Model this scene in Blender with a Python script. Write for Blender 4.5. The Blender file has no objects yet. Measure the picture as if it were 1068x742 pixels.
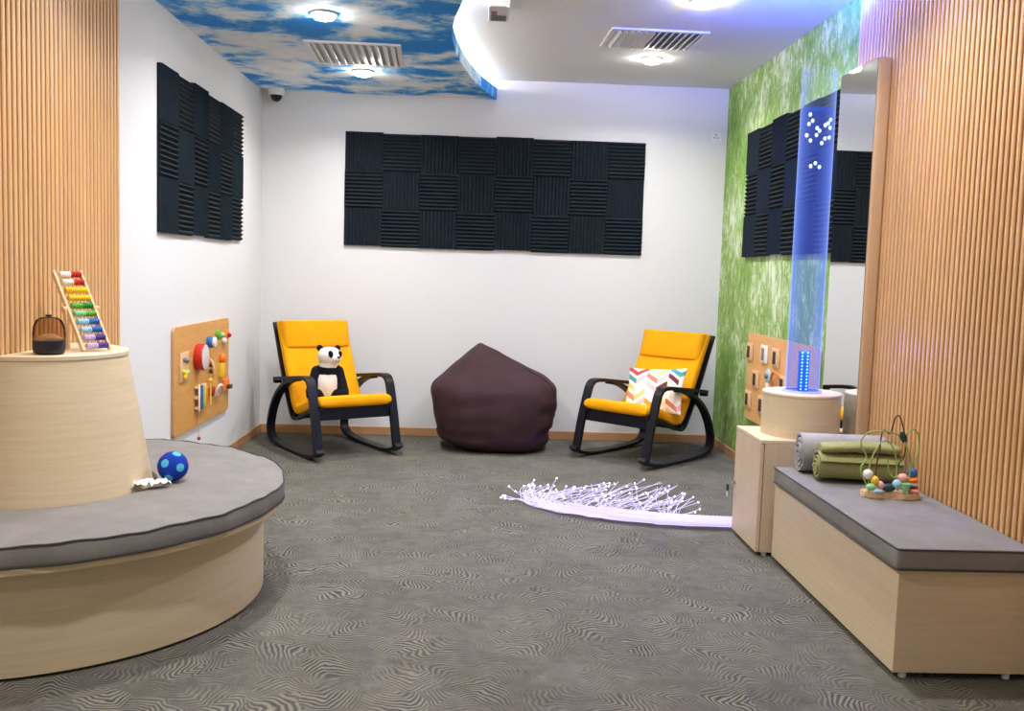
import bpy, bmesh, math, random
from mathutils import Vector, Matrix
PI = math.pi
S = bpy.context.scene
COL = S.collection
rnd = random.Random(7)

# ------------------------------------------------------------------ camera, world, exposure
def make_camera():
    f, cx, cy, cz, yaw, pitch, roll = 1001.1166, -0.0411, -7.9319, 1.387, 0.0389, -0.0871, 0.0317
    w = Vector((math.sin(yaw)*math.cos(pitch), math.cos(yaw)*math.cos(pitch), math.sin(pitch)))
    r0 = Vector((math.cos(yaw), -math.sin(yaw), 0)); u0 = r0.cross(w)
    c, s = math.cos(roll), math.sin(roll)
    r = c*r0 + s*u0; u = -s*r0 + c*u0
    cam = bpy.data.cameras.new('camera'); o = bpy.data.objects.new('camera', cam)
    cam.sensor_fit = 'HORIZONTAL'; cam.sensor_width = 36; cam.lens = f/1068*36
    cam.clip_start = .05
    m = Matrix.Identity(4)
    for i in range(3):
        m[i][0], m[i][1], m[i][2], m[i][3] = r[i], u[i], -w[i], (cx, cy, cz)[i]
    o.matrix_world = m
    COL.objects.link(o); S.camera = o
make_camera()
vs = S.view_settings
vs.view_transform = 'Standard'; vs.look = 'None'; vs.gamma = 1; vs.use_curve_mapping = False
vs.exposure = 0.48
WORLD = 0.42          # added fill: even sky light through the rear end, left without a wall
LAMP = 15.0          # each ceiling downlight, watts
world = bpy.data.worlds.new('world'); S.world = world; world.use_nodes = True
bg = world.node_tree.nodes['Background']
bg.inputs[0].default_value = (.92, .96, 1, 1); bg.inputs[1].default_value = WORLD

# ------------------------------------------------------------------ materials
def lin(c):
    out = []
    for v in c[:3]:
        v /= 255
        out.append(v/12.92 if v <= .04045 else ((v+.055)/1.055)**2.4)
    return (*out, 1)
MATS = {}
def mat(name, rgb, rough=.6, metal=0, spec=.5, emit=None, estr=0):
    m = bpy.data.materials.new(name); m.use_nodes = True
    b = m.node_tree.nodes['Principled BSDF']
    b.inputs['Base Color'].default_value = lin(rgb); b.inputs['Roughness'].default_value = rough
    b.inputs['Metallic'].default_value = metal; b.inputs['Specular IOR Level'].default_value = spec
    if emit:
        b.inputs['Emission Color'].default_value = lin(emit); b.inputs['Emission Strength'].default_value = estr
    MATS[name] = m
    return m
def nodes(m):
    nt = m.node_tree
    return nt, nt.nodes, nt.links, nt.nodes['Principled BSDF']
def coords(nt, scale=(1, 1, 1), rot=(0, 0, 0)):
    tc = nt.nodes.new('ShaderNodeTexCoord'); mp = nt.nodes.new('ShaderNodeMapping')
    mp.inputs['Scale'].default_value = scale; mp.inputs['Rotation'].default_value = rot
    nt.links.new(tc.outputs['Object'], mp.inputs['Vector'])
    return mp.outputs['Vector']
def noise(nt, vec, scale, detail=4, rough=.6, dist=0):
    n = nt.nodes.new('ShaderNodeTexNoise')
    n.inputs['Scale'].default_value = scale; n.inputs['Detail'].default_value = detail
    n.inputs['Roughness'].default_value = rough; n.inputs['Distortion'].default_value = dist
    nt.links.new(vec, n.inputs['Vector'])
    return n.outputs['Fac']
def ramp(nt, fac, stops):
    r = nt.nodes.new('ShaderNodeValToRGB')
    e = r.color_ramp.elements
    while len(e) < len(stops): e.new(.5)
    for el, (p, c) in zip(e, stops):
        el.position = p; el.color = lin(c)
    nt.links.new(fac, r.inputs['Fac'])
    return r.outputs['Color']
def math_n(nt, op, a, b=None):
    n = nt.nodes.new('ShaderNodeMath'); n.operation = op
    for i, v in enumerate((a, b)):
        if v is None: continue
        if isinstance(v, (int, float)): n.inputs[i].default_value = v
        else: nt.links.new(v, n.inputs[i])
    return n.outputs[0]
def mix_c(nt, fac, a, b):
    n = nt.nodes.new('ShaderNodeMix'); n.data_type = 'RGBA'
    for sock, v in ((n.inputs['Factor'], fac), (n.inputs[6], a), (n.inputs[7], b)):
        if isinstance(v, (int, float)): sock.default_value = v
        elif isinstance(v, tuple): sock.default_value = lin(v)
        else: nt.links.new(v, sock)
    return n.outputs[2]
def bump(nt, b, h, strength=.2, dist=.01):
    n = nt.nodes.new('ShaderNodeBump'); n.inputs['Strength'].default_value = strength
    n.inputs['Distance'].default_value = dist
    nt.links.new(h, n.inputs['Height']); nt.links.new(n.outputs[0], b.inputs['Normal'])
def wood(name, c1, c2, scale=(6, 6, 60), rough=.45):
    m = mat(name, c1, rough); nt, N, L, b = nodes(m)
    v = coords(nt, scale)
    f = noise(nt, v, 1.0, 6, .65, .4)
    f2 = noise(nt, v, 4.0, 3, .6)
    f = math_n(nt, 'ADD', math_n(nt, 'MULTIPLY', f, .7), math_n(nt, 'MULTIPLY', f2, .3))
    L.new(ramp(nt, f, [(.32, c2), (.68, c1)]), b.inputs['Base Color'])
    return m
def fabric(name, rgb, rgb2, scale=160, rough=.9, bs=.25):
    m = mat(name, rgb, rough, spec=.2); nt, N, L, b = nodes(m)
    v = coords(nt)
    f = noise(nt, v, scale, 2, .6); g = noise(nt, v, 7, 3)
    h = math_n(nt, 'ADD', math_n(nt, 'MULTIPLY', f, .5), math_n(nt, 'MULTIPLY', g, .5))
    L.new(ramp(nt, h, [(.35, rgb2), (.65, rgb)]), b.inputs['Base Color'])
    bump(nt, b, f, bs, .003)
    return m

white_wall = mat('white_paint', (222, 222, 223), .75, spec=.2)
ceil_paint = mat('ceiling_paint', (228, 228, 228), .8, spec=.2)
white_pl = mat('white_plastic', (228, 229, 230), .4)
grey_pl = mat('grey_plastic', (120, 121, 124), .5)
dark_pl = mat('dark_plastic', (20, 24, 34), .35)
black_ch = mat('chair_black', (11, 14, 24), .45, spec=.3)
steel = mat('steel', (200, 200, 205), .25, 1)
oak_h = wood('pale_oak_laminate', (214, 196, 164), (200, 180, 145), (2.5, 2.5, 60))
oak_v = wood('pale_oak_upright', (214, 194, 168), (200, 178, 150), (50, 50, 2))
oak_top = wood('pale_oak_top', (222, 206, 178), (208, 190, 160), (30, 4, 30))
slat_w = wood('slat_oak', (224, 180, 128), (205, 157, 104), (20, 20, 1.2), .4)
slat_b = mat('slat_backing', (92, 58, 30), .7)
mirror_w = wood('mirror_side_oak', (216, 182, 146), (200, 164, 126), (40, 40, 1.5))
base_w = wood('skirting_oak', (198, 150, 104), (176, 128, 84), (3, 3, 30))
ply = wood('board_ply', (216, 164, 92), (198, 142, 72), (5, 5, 30))
ply_edge = mat('board_edge', (196, 150, 108), .6)
ply2 = wood('board_ply_light', (228, 178, 116), (214, 160, 96), (5, 5, 30))
toy_w = wood('toy_wood', (228, 192, 148), (210, 170, 122), (20, 20, 60))
foam = fabric('foam_charcoal', (32, 42, 50), (24, 33, 41), 300, .95, .3)
yellow = fabric('yellow_canvas', (246, 172, 8), (232, 154, 2), 220, .85, .15)
grey_cush = fabric('grey_upholstery', (140, 136, 132), (122, 119, 116), 240, .9, .2)
pipe_m = mat('dark_piping', (58, 58, 58), .8)
bean_m = fabric('aubergine_cotton', (68, 45, 48), (55, 36, 40), 200, .7, .2)
tow_g = fabric('grey_towelling', (172, 170, 168), (150, 148, 147), 180, .95, .4)
tow_o = fabric('olive_towelling', (160, 160, 112), (136, 138, 88), 180, .95, .4)
plush_w = fabric('white_plush', (240, 238, 234), (222, 220, 216), 120, .95, .5)
plush_k = fabric('black_plush', (22, 22, 32), (14, 14, 22), 120, .95, .5)
red_p = mat('red_paint', (196, 40, 30), .35)
orange_p = mat('orange_paint', (238, 122, 30), .4)
yel_p = mat('yellow_paint', (245, 200, 40), .4)
green_p = mat('green_paint', (106, 176, 60), .4)
blue_p = mat('blue_paint', (36, 112, 186), .4)
purple_p = mat('purple_paint', (86, 60, 150), .4)
white_p = mat('white_paint_gloss', (236, 232, 226), .4)
lblue_p = mat('light_blue_paint', (160, 205, 225), .4)
lilac_p = mat('lilac_paint', (196, 178, 214), .4)
pink_p = mat('pink_paint', (236, 170, 160), .4)
crim_p = mat('crimson_paint', (150, 20, 44), .4)
lgreen_p = mat('light_green_paint', (140, 205, 150), .4)
wgreen_p = mat('wire_green', (150, 176, 96), .4)
wdark_p = mat('wire_brown', (78, 62, 30), .4)
teal_p = mat('teal_dark_paint', (24, 62, 72), .4)
drum_skin = mat('drum_skin', (214, 204, 206), .6)
slot_m = mat('dark_slot', (62, 38, 26), .7)
ball_b = fabric('ball_blue', (14, 60, 170), (8, 48, 150), 120, .8, .3)
ball_c = fabric('ball_cyan', (90, 186, 220), (76, 170, 206), 120, .8, .3)
ball_r = fabric('ball_red', (226, 70, 66), (210, 60, 56), 120, .8, .3)
tissue_m = mat('tissue', (238, 236, 236), .9)
lens_m = mat('lamp_lens', (255, 255, 255), .4, emit=(255, 250, 244), estr=120)
led_m = mat('led_strip_glow', (255, 255, 255), .4, emit=(255, 244, 226), estr=70)
fib_m = mat('lit_fibre', (150, 140, 180), .3, emit=(222, 212, 255), estr=.58)
tip_m = mat('fibre_tip', (255, 255, 255), .3, emit=(226, 216, 255), estr=4)
ledcol_m = mat('led_column_blue', (10, 70, 220), .3, emit=(0, 70, 255), estr=.85)
leddot_m = mat('led_dot', (160, 230, 255), .3, emit=(90, 200, 255), estr=3)
bub_m = mat('bubble_glint', (235, 240, 255), .15, emit=(215, 228, 255), estr=.9)
blue_lens = mat('blue_lamp_lens', (60, 80, 255), .3, emit=(40, 70, 255), estr=4)
mirror_g = mat('mirror_glass', (236, 240, 238), .01, 1)

def carpet():
    m = mat('leaf_carpet', (110, 106, 96), .95, spec=.1); nt, N, L, b = nodes(m)
    v = coords(nt)
    dn = nt.nodes.new('ShaderNodeTexNoise'); dn.inputs['Scale'].default_value = 5; dn.inputs['Detail'].default_value = 2
    L.new(v, dn.inputs['Vector'])
    def vm(op, a, c=None, sc=None):
        n = nt.nodes.new('ShaderNodeVectorMath'); n.operation = op
        for i, q in enumerate((a, c)):
            if q is None: continue
            if isinstance(q, tuple): n.inputs[i].default_value = q
            else: L.new(q, n.inputs[i])
        if sc is not None: n.inputs['Scale'].default_value = sc
        return n
    off = vm('SCALE', vm('SUBTRACT', dn.outputs['Color'], (.5, .5, .5)).outputs[0], sc=.16).outputs[0]
    vd = vm('ADD', v, off).outputs[0]
    vo = nt.nodes.new('ShaderNodeTexVoronoi'); vo.inputs['Scale'].default_value = 5.2
    vo.voronoi_dimensions = '2D'
    L.new(vd, vo.inputs['Vector'])
    # every leaf: ribs raking back from a spine that runs in a random direction through the cell
    s0 = nt.nodes.new('ShaderNodeSeparateColor'); L.new(vo.outputs['Color'], s0.inputs[0])
    ang = math_n(nt, 'MULTIPLY', s0.outputs[1], 6.2832)
    loc_ = vm('MULTIPLY', vm('SUBTRACT', vd, vo.outputs['Position']).outputs[0], (1, 1, 0)).outputs[0]
    vr = nt.nodes.new('ShaderNodeVectorRotate'); vr.rotation_type = 'Z_AXIS'
    L.new(loc_, vr.inputs['Vector']); L.new(ang, vr.inputs['Angle'])
    sx = nt.nodes.new('ShaderNodeSeparateXYZ'); L.new(vr.outputs[0], sx.inputs[0])
    ax = math_n(nt, 'ABSOLUTE', sx.outputs[1])
    rib = math_n(nt, 'ADD', sx.outputs[0], math_n(nt, 'ADD', math_n(nt, 'MULTIPLY', ax, .55), math_n(nt, 'MULTIPLY', math_n(nt, 'MULTIPLY', ax, ax), 3.0)))
    fine = noise(nt, v, 30, 2)
    ph = math_n(nt, 'ADD', math_n(nt, 'MULTIPLY', rib, 270.0), math_n(nt, 'MULTIPLY', fine, 3.0))
    st = math_n(nt, 'MULTIPLY', math_n(nt, 'ADD', math_n(nt, 'SINE', ph), 1), .5)
    sep = nt.nodes.new('ShaderNodeSeparateColor'); L.new(vo.outputs['Color'], sep.inputs[0])
    amp = math_n(nt, 'ADD', .25, math_n(nt, 'MULTIPLY', sep.outputs[2], .7))
    edge_ = math_n(nt, 'MULTIPLY', vo.outputs['Distance'], vo.outputs['Distance'])
    amp = math_n(nt, 'MULTIPLY', amp, math_n(nt, 'MAXIMUM', math_n(nt, 'SUBTRACT', 1.0, math_n(nt, 'MULTIPLY', edge_, 1.9)), .2))
    tone = math_n(nt, 'ADD', math_n(nt, 'MULTIPLY', math_n(nt, 'SUBTRACT', st, .5), amp), .5)
    big = noise(nt, v, 2.4, 3)
    grain = noise(nt, v, 260, 2)
    big = math_n(nt, 'ADD', math_n(nt, 'MULTIPLY', big, .45), math_n(nt, 'MULTIPLY', noise(nt, v, 16, 4, .7), .8))
    big = math_n(nt, 'SUBTRACT', big, .12)
    t = math_n(nt, 'ADD', math_n(nt, 'MULTIPLY', tone, .5), math_n(nt, 'ADD', math_n(nt, 'MULTIPLY', big, .3),
        math_n(nt, 'ADD', math_n(nt, 'MULTIPLY', grain, .22), math_n(nt, 'MULTIPLY', sep.outputs[0], .06))))
    L.new(ramp(nt, t, [(.31, (58, 56, 50)), (.53, (97, 94, 86)), (.75, (134, 131, 120))]), b.inputs['Base Color'])
    bump(nt, b, grain, .4, .004)
    return m
def mural_sky():
    m = mat('sky_mural', (60, 130, 190), .7, spec=.2); nt, N, L, b = nodes(m)
    v = coords(nt, (1.15, 1.25, 1.4), (0, 0, .2))
    f = noise(nt, v, 1.9, 9, .58, .35)
    f2 = noise(nt, v, 5.0, 6, .65, .3)
    h = math_n(nt, 'ADD', math_n(nt, 'MULTIPLY', f, .72), math_n(nt, 'MULTIPLY', f2, .28))
    L.new(ramp(nt, h, [(.0, (20, 122, 220)), (.44, (40, 144, 232)), (.485, (140, 198, 242)), (.53, (220, 236, 252)), (.62, (246, 251, 255)), (.72, (222, 234, 248))]), b.inputs['Base Color'])
    return m
def green_brush():
    m = mat('green_brushed_paint', (120, 165, 60), .7, spec=.25); nt, N, L, b = nodes(m)
    v = coords(nt, (6, 6, 3.8), (0.3, 0, 0))
    f = noise(nt, v, 1.6, 9, .78, 1.6)
    v2 = coords(nt, (17, 17, 5), (-.35, 0, 0))
    f2 = noise(nt, v2, 1.5, 6, .7, 1.0)
    f3 = noise(nt, coords(nt), 1.9, 3)
    h = math_n(nt, 'ADD', math_n(nt, 'MULTIPLY', f, .46), math_n(nt, 'ADD', math_n(nt, 'MULTIPLY', f2, .26), math_n(nt, 'MULTIPLY', f3, .34)))
    L.new(ramp(nt, h, [(.40, (84, 122, 44)), (.49, (118, 156, 70)), (.545, (140, 172, 96)), (.585, (184, 204, 156)), (.66, (226, 232, 218))]), b.inputs['Base Color'])
    return m
carpet_m = carpet(); mural_m = mural_sky(); green_m = green_brush()

def glassy(name, tint, emit, efac, estr, edge=(.5, .6, 1), estr2=0, blend=.25):
    """see-through plastic; on the tube, emission at the rims stands in for bright edge reflections"""
    m = bpy.data.materials.new(name); m.use_nodes = True
    nt = m.node_tree; nt.nodes.clear(); L = nt.links
    out = nt.nodes.new('ShaderNodeOutputMaterial')
    tr = nt.nodes.new('ShaderNodeBsdfTransparent'); tr.inputs[0].default_value = (*tint, 1)
    if estr2:
        gl = nt.nodes.new('ShaderNodeEmission'); gl.inputs[0].default_value = (*edge, 1); gl.inputs[1].default_value = estr2
    else:
        gl = nt.nodes.new('ShaderNodeBsdfGlossy'); gl.inputs['Roughness'].default_value = .05
        gl.inputs[0].default_value = (.8, .85, 1, 1)
    fr = nt.nodes.new('ShaderNodeLayerWeight'); fr.inputs['Blend'].default_value = blend
    mx = nt.nodes.new('ShaderNodeMixShader')
    base = tr.outputs[0]
    if efac:
        em = nt.nodes.new('ShaderNodeEmission'); em.inputs[0].default_value = (*emit, 1); em.inputs[1].default_value = estr
        m0 = nt.nodes.new('ShaderNodeMixShader'); m0.inputs[0].default_value = efac
        L.new(tr.outputs[0], m0.inputs[1]); L.new(em.outputs[0], m0.inputs[2]); base = m0.outputs[0]
    L.new(fr.outputs['Facing' if estr2 else 'Fresnel'], mx.inputs[0]); L.new(base, mx.inputs[1]); L.new(gl.outputs[0], mx.inputs[2])
    L.new(mx.outputs[0], out.inputs[0])
    return m
tube_m = glassy('clear_acrylic', (.96, .98, 1), (.55, .66, 1), .035, .7, (.30, .42, 1), 1.0, .16)  # shell and rim emission stands in for light reflected by the acrylic
water_m = glassy('lit_blue_water', (.90, .94, 1), (.010, .07, 1), .12, .85, (.04, .16, 1), .6, .10)  # blue emission stands in for lamp light scattered in the water
smoke_m = glassy('smoked_acrylic', (.72, .60, .50), None, 0, 0, blend=.12)

# ------------------------------------------------------------------ mesh helpers
def bm_new(): return bmesh.new()
def add_box(bm, lo, hi, bev=0, seg=2, mtx=None):
    r = bmesh.ops.create_cube(bm, size=1)
    vs_ = r['verts']
    for v in vs_:
        v.co = Vector([lo[i] + (v.co[i]+.5)*(hi[i]-lo[i]) for i in range(3)])
    if bev:
        es = list({e for v in vs_ for e in v.link_edges})
        rr = bmesh.ops.bevel(bm, geom=es, offset=bev, segments=seg, affect='EDGES', profile=.5)
        vs_ = list({v for f in rr['faces'] for v in f.verts} | {v for v in vs_ if v.is_valid})
    if mtx is not None:
        bmesh.ops.transform(bm, matrix=mtx, verts=[v for v in vs_ if v.is_valid])
    return vs_
def add_lathe(bm, prof, seg=48, center=(0, 0), axis='Z', cap=True, a0=0, a1=2*PI):
    full = abs(a1-a0-2*PI) < 1e-6
    n = seg if full else seg+1
    rings = []
    for r, z in prof:
        if r < 1e-6:
            rings.append([bm.verts.new((center[0], center[1], z))])
        else:
            rings.append([bm.verts.new((center[0]+r*math.cos(a0+(a1-a0)*i/seg), center[1]+r*math.sin(a0+(a1-a0)*i/seg), z)) for i in range(n)])
    for a, b in zip(rings, rings[1:]):
        for i in range(n if full else n-1):
            j = (i+1) % n
            if len(a) == 1 and len(b) == 1: continue
            if len(a) == 1: bm.faces.new((a[0], b[j], b[i]))
            elif len(b) == 1: bm.faces.new((a[i], a[j], b[0]))
            else: bm.faces.new((a[i], a[j], b[j], b[i]))
    if cap and full:
        if len(rings[0]) > 1: bm.faces.new(list(reversed(rings[0])))
        if len(rings[-1]) > 1: bm.faces.new(rings[-1])
    return [v for r in rings for v in r]
def add_tube(bm, pts, rad, seg=8, closed=False):
    pts = [Vector(p) for p in pts]; rings = []
    n = len(pts); prev = None
    for i, p in enumerate(pts):
        t = (pts[(i+1) % n] - pts[i-1]) if closed else (pts[min(i+1, n-1)] - pts[max(i-1, 0)])
        t.normalize()
        if prev is None:
            up = Vector((0, 0, 1)) if abs(t.z) < .9 else Vector((1, 0, 0))
            x = t.cross(up).normalized()
        else:
            x = (prev - t*prev.dot(t)).normalized()
        prev = x; y = t.cross(x)
        r = rad(i/(n-1)) if callable(rad) else rad
        rings.append([bm.verts.new(p + r*(math.cos(2*PI*k/seg)*x + math.sin(2*PI*k/seg)*y)) for k in range(seg)])
    for i in range(n if closed else n-1):
        a, b = rings[i], rings[(i+1) % n]
        for k in range(seg):
            bm.faces.new((a[k], a[(k+1) % seg], b[(k+1) % seg], b[k]))
    if not closed:
        bm.faces.new(list(reversed(rings[0]))); bm.faces.new(rings[-1])
def add_ball(bm, c, r, u=16, v=10, sc=(1, 1, 1), mtx=None):
    m = Matrix.Translation(c) @ (mtx if mtx is not None else Matrix.Identity(4)) @ Matrix.Diagonal((r*sc[0], r*sc[1], r*sc[2], 1))
    return bmesh.ops.create_uvsphere(bm, u_segments=u, v_segments=v, radius=1, matrix=m)['verts']
def add_cyl(bm, p0, p1, r, seg=20, bev=0):
    p0, p1 = Vector(p0), Vector(p1); d = p1-p0; h = d.length
    q = Vector((0, 0, 1)).rotation_difference(d.normalized()).to_matrix().to_4x4()
    m = Matrix.Translation(p0) @ q
    b = min(bev, r*.9, h*.45)
    prof = [(0, 0), (r, 0), (r, h), (0, h)] if not b else [(0, 0), (r-b, 0), (r-.3*b, .3*b), (r, b), (r, h-b), (r-.3*b, h-.3*b), (r-b, h), (0, h)]
    vs_ = add_lathe(bm, prof, seg, cap=False)
    bmesh.ops.transform(bm, matrix=m, verts=vs_)
    return vs_
def add_prism(bm, poly, z0, z1):
    a = [bm.verts.new((x, y, z0)) for x, y in poly]; b = [bm.verts.new((x, y, z1)) for x, y in poly]
    bm.faces.new(list(reversed(a))); bm.faces.new(b)
    n = len(poly)
    for i in range(n):
        bm.faces.new((a[i], a[(i+1) % n], b[(i+1) % n], b[i]))
    return a+b
def cr(pts, n=8):
    """Catmull-Rom through tuples"""
    P = [Vector(p) for p in pts]; P = [2*P[0]-P[1]] + P + [2*P[-1]-P[-2]]
    out = []
    for i in range(1, len(P)-2):
        for k in range(n):
            t = k/n; a, b, c, d = P[i-1:i+3]
            out.append(.5*((2*b)+(c-a)*t+(2*a-5*b+4*c-d)*t*t+(3*b-a-3*c+d)*t**3))
    out.append(P[-2])
    return out
def obj(name, bm, m, parent=None, smooth=None):
    me = bpy.data.meshes.new(name)
    bmesh.ops.recalc_face_normals(bm, faces=bm.faces[:])
    if smooth is not None:
        for f in bm.faces: f.smooth = True
        for e in bm.edges:
            if len(e.link_faces) == 2 and e.calc_face_angle(0) > math.radians(smooth): e.smooth = False
    bm.to_mesh(me); bm.free()
    for q in (m if isinstance(m, list) else [m]): me.materials.append(q)
    o = bpy.data.objects.new(name, me); COL.objects.link(o)
    if parent is not None: o.parent = parent
    return o
def tag(o, label, cat, group=None, kind=None):
    o['label'] = label; o['category'] = cat
    if group: o['group'] = group
    if kind: o['kind'] = kind
    return o
def thing(name, label, cat, loc=(0, 0, 0), rz=0, group=None):
    o = bpy.data.objects.new(name, None); COL.objects.link(o); o.empty_display_size = .05
    o.location = loc; o.rotation_euler = (0, 0, rz)
    return tag(o, label, cat, group)
def struct(name, bm, m, smooth=None):
    o = obj(name, bm, m, None, smooth); o['kind'] = 'structure'
    return o
def dup(root, loc, rz, label):
    def cp(o, par):
        c = o.copy(); COL.objects.link(c); c.parent = par
        for ch in [x for x in ALL if x.parent == o]: cp(ch, c)
        return c
    ALL = list(bpy.data.objects)
    r = cp(root, None); r.location = loc; r.rotation_euler = (0, 0, rz); r['label'] = label
    return r
ORD = ['first', 'second', 'third', 'fourth', 'fifth', 'sixth', 'seventh', 'eighth']

# ------------------------------------------------------------------ room
XL, XR, ZC, ZS, YN = -1.8043, 1.9743, 2.93, 2.774, -9.6
bm = bm_new(); add_box(bm, (XL-.15, YN, -.1), (XR+.15, .15, 0)); struct('floor', bm, carpet_m)
bm = bm_new(); add_box(bm, (XL-.15, 0, 0), (XR+.15, .15, ZC)); struct('wall_back', bm, white_wall)
bm = bm_new(); add_box(bm, (XL-.15, YN, 0), (XL, 0, ZC)); struct('wall_left', bm, white_wall)
bm = bm_new(); add_box(bm, (XR, YN, 0), (XR+.15, 0, ZC)); struct('wall_right', bm, green_m)
bm = bm_new(); add_box(bm, (XL-.15, YN, ZC), (XR+.15, .15, ZC+.1)); struct('ceiling', bm, ceil_paint)
def skirting(name, lo, hi):
    bm = bm_new(); add_box(bm, lo, hi, .003, 1); struct(name, bm, base_w)
skirting('baseboard_back', (XL+.013, -.012, 0), (XR-.013, 0, .07))
skirting('baseboard_left', (XL, -3.12, 0), (XL+.012, 0, .07))
skirting('baseboard_right', (XR-.012, -2.74, 0), (XR, 0, .07))

# sky mural soffit with its wavy edge
edge = [(.078, -.0), (.02, -.2), (-.045, -.45), (-.10, -.72), (-.152, -1.05), (-.195, -1.4), (-.222, -1.75), (-.228, -2.1), (-.205, -2.45),
        (-.165, -2.75), (-.10, -3.2), (-.02, -3.7), (.03, -4.3), (.0, -5), (-.15, -5.8), (-.3, -6.5), (-.35, -7.2)]
ep = [tuple(p)[:2] for p in cr([(x, y, 0) for x, y in edge], 5)]
def slab(ins, z0, z1):
    bm = bm_new(); add_prism(bm, [(x-ins, y) for x, y in ep] + [(XL+.001, ep[-1][1]), (XL+.001, -.001)], z0, z1); return bm
struct('ceiling_soffit', slab(0, ZS, ZS+.09), mural_m)
struct('trim_1', slab(.16, ZS+.09, ZC), ceil_paint)
bm = bm_new(); add_tube(bm, [(x-.13, y-.01, ZS+.099) for x, y in ep[1:70:2]], .008, 6)
tag(obj('cove_light_strip', bm, led_m), 'warm light strip hidden on top of the sky mural soffit edge', 'light strip')

# slatted wood cladding
def slats(name, xw, sgn, y0, y1, z1, label):
    root = thing(name, label, 'wall panel', (xw+sgn*.001, (y0+y1)/2, 0))
    my = (y0+y1)/2
    bm = bm_new()
    a, b = sorted((0, sgn*.004)); add_box(bm, (a, y0-my, 0), (b, y1-my, z1)); obj('backing_board', bm, slat_b, root)
    bm = bm_new(); n = int((y1-y0)/.04)
    for i in range(n):
        y = y1 - .02 - i*.04 - my
        sec = [(.004, -.0115), (.0165, -.0115), (.0205, -.007), (.0205, .007), (.0165, .0115), (.004, .0115)]
        lo = [bm.verts.new((sgn*d, y+w, .002)) for d, w in sec]; hi = [bm.verts.new((sgn*d, y+w, z1-.002)) for d, w in sec]
        for k in range(6):
            bm.faces.new((lo[k], lo[(k+1) % 6], hi[(k+1) % 6], hi[k]))
        bm.faces.new(lo); bm.faces.new(hi)
    obj('slat_field', bm, slat_w, root)
    return root
slats('slat_panel', XL, 1, -7.15, -3.15, ZS-.002, 'vertical oak slat panel on the left wall behind the wooden cone')
slats('slat_panel.001', XR, -1, -7.16, -2.76, ZC-.002, 'vertical oak slat panel on the right wall behind the bench and mirror')

# ------------------------------------------------------------------ ceiling lights and fittings
def downlight(x, y, z, label, first=[]):
    root = thing('downlight', label, 'ceiling light', (x, y, z), 0, 'recessed ceiling downlights')
    if not first:
        bm = bm_new(); add_lathe(bm, [(.062, 0), (.078, 0), (.080, -.004), (.074, -.010), (.064, -.012), (.060, -.008)], 32, cap=False)
        a = obj('trim_ring', bm, white_pl, root, 40)
        bm = bm_new(); add_lathe(bm, [(.062, -.002), (.061, -.018), (.052, -.030), (.03, -.037), (0, -.039)], 32, cap=True)
        b = obj('lens', bm, lens_m, root, 60)
        first += [a, b]
    else:
        for q in first:
            c = q.copy(); COL.objects.link(c); c.parent = root
    ld = bpy.data.lights.new('lamp', 'AREA'); ld.shape = 'DISK'; ld.size = .12; ld.energy = LAMP; ld.color = (1, .985, .97)
    lo = bpy.data.objects.new('lamp', ld); COL.objects.link(lo); lo.parent = root; lo.location = (0, 0, -.05); ld.spread = math.radians(150)
    return root
downlight(-.925, -2.46, ZS, 'downlight in the sky mural nearest the camera')
downlight(-.89, -.93, ZS, 'downlight in the sky mural between the vent and the back wall')
downlight(1.158, -.985, ZC, 'downlight in the white ceiling between the vent and the back wall')
downlight(1.18, -2.44, ZC, 'downlight in the white ceiling cut by the top of the photo')
for y in (-4.1, -5.7, -7.3):
    downlight(-.9, y, ZS if y > -7 else ZC, 'downlight over the round bench side, outside the photo')
    if y > -5: downlight(1.15, y, ZC, 'downlight over the long bench side, outside the photo')

def vent(poly, z, label, nslat, skew, w, d, loc, rz):
    root = thing('air_vent', label, 'air vent', loc, rz, 'ceiling air vents')
    bm = bm_new(); f = .03
    for lo, hi in (((-w/2, -d/2), (w/2, -d/2+f)), ((-w/2, d/2-f), (w/2, d/2)), ((-w/2, -d/2+f), (-w/2+f, d/2-f)), ((w/2-f, -d/2+f), (w/2, d/2-f))):
        add_box(bm, (*lo, -.012), (*hi, -.0005))
    obj('frame', bm, white_pl, root)
    bm = bm_new(); add_box(bm, (-w/2+f, -d/2+f, -.003), (w/2-f, d/2-f, -.001)); obj('duct_back', bm, grey_pl if skew else mat('light_duct', (176, 178, 182), .6), root)
    for i in range(nslat):
        x = -w/2+f + (i+.5)*(w-2*f)/nslat
        bm = bm_new()
        t = .55 if (x < 0 or not skew) else -.55
        add_box(bm, (-.017, -d/2+f, -.0012), (.017, d/2-f, .0012), mtx=Matrix.Translation((x, 0, -.0125)) @ Matrix.Rotation(t, 4, 'Y'))
        obj('louvre', bm, white_pl, root)
vent(None, ZS, 'white louvred air vent set in the sky mural ceiling', 11, False, .60, .64, (-.868, -1.49, ZS), .04)
vent(None, ZC, 'white louvred air vent set in the plain white ceiling', 13, True, .62, .50, (1.062, -1.55, ZC), .03)

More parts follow.
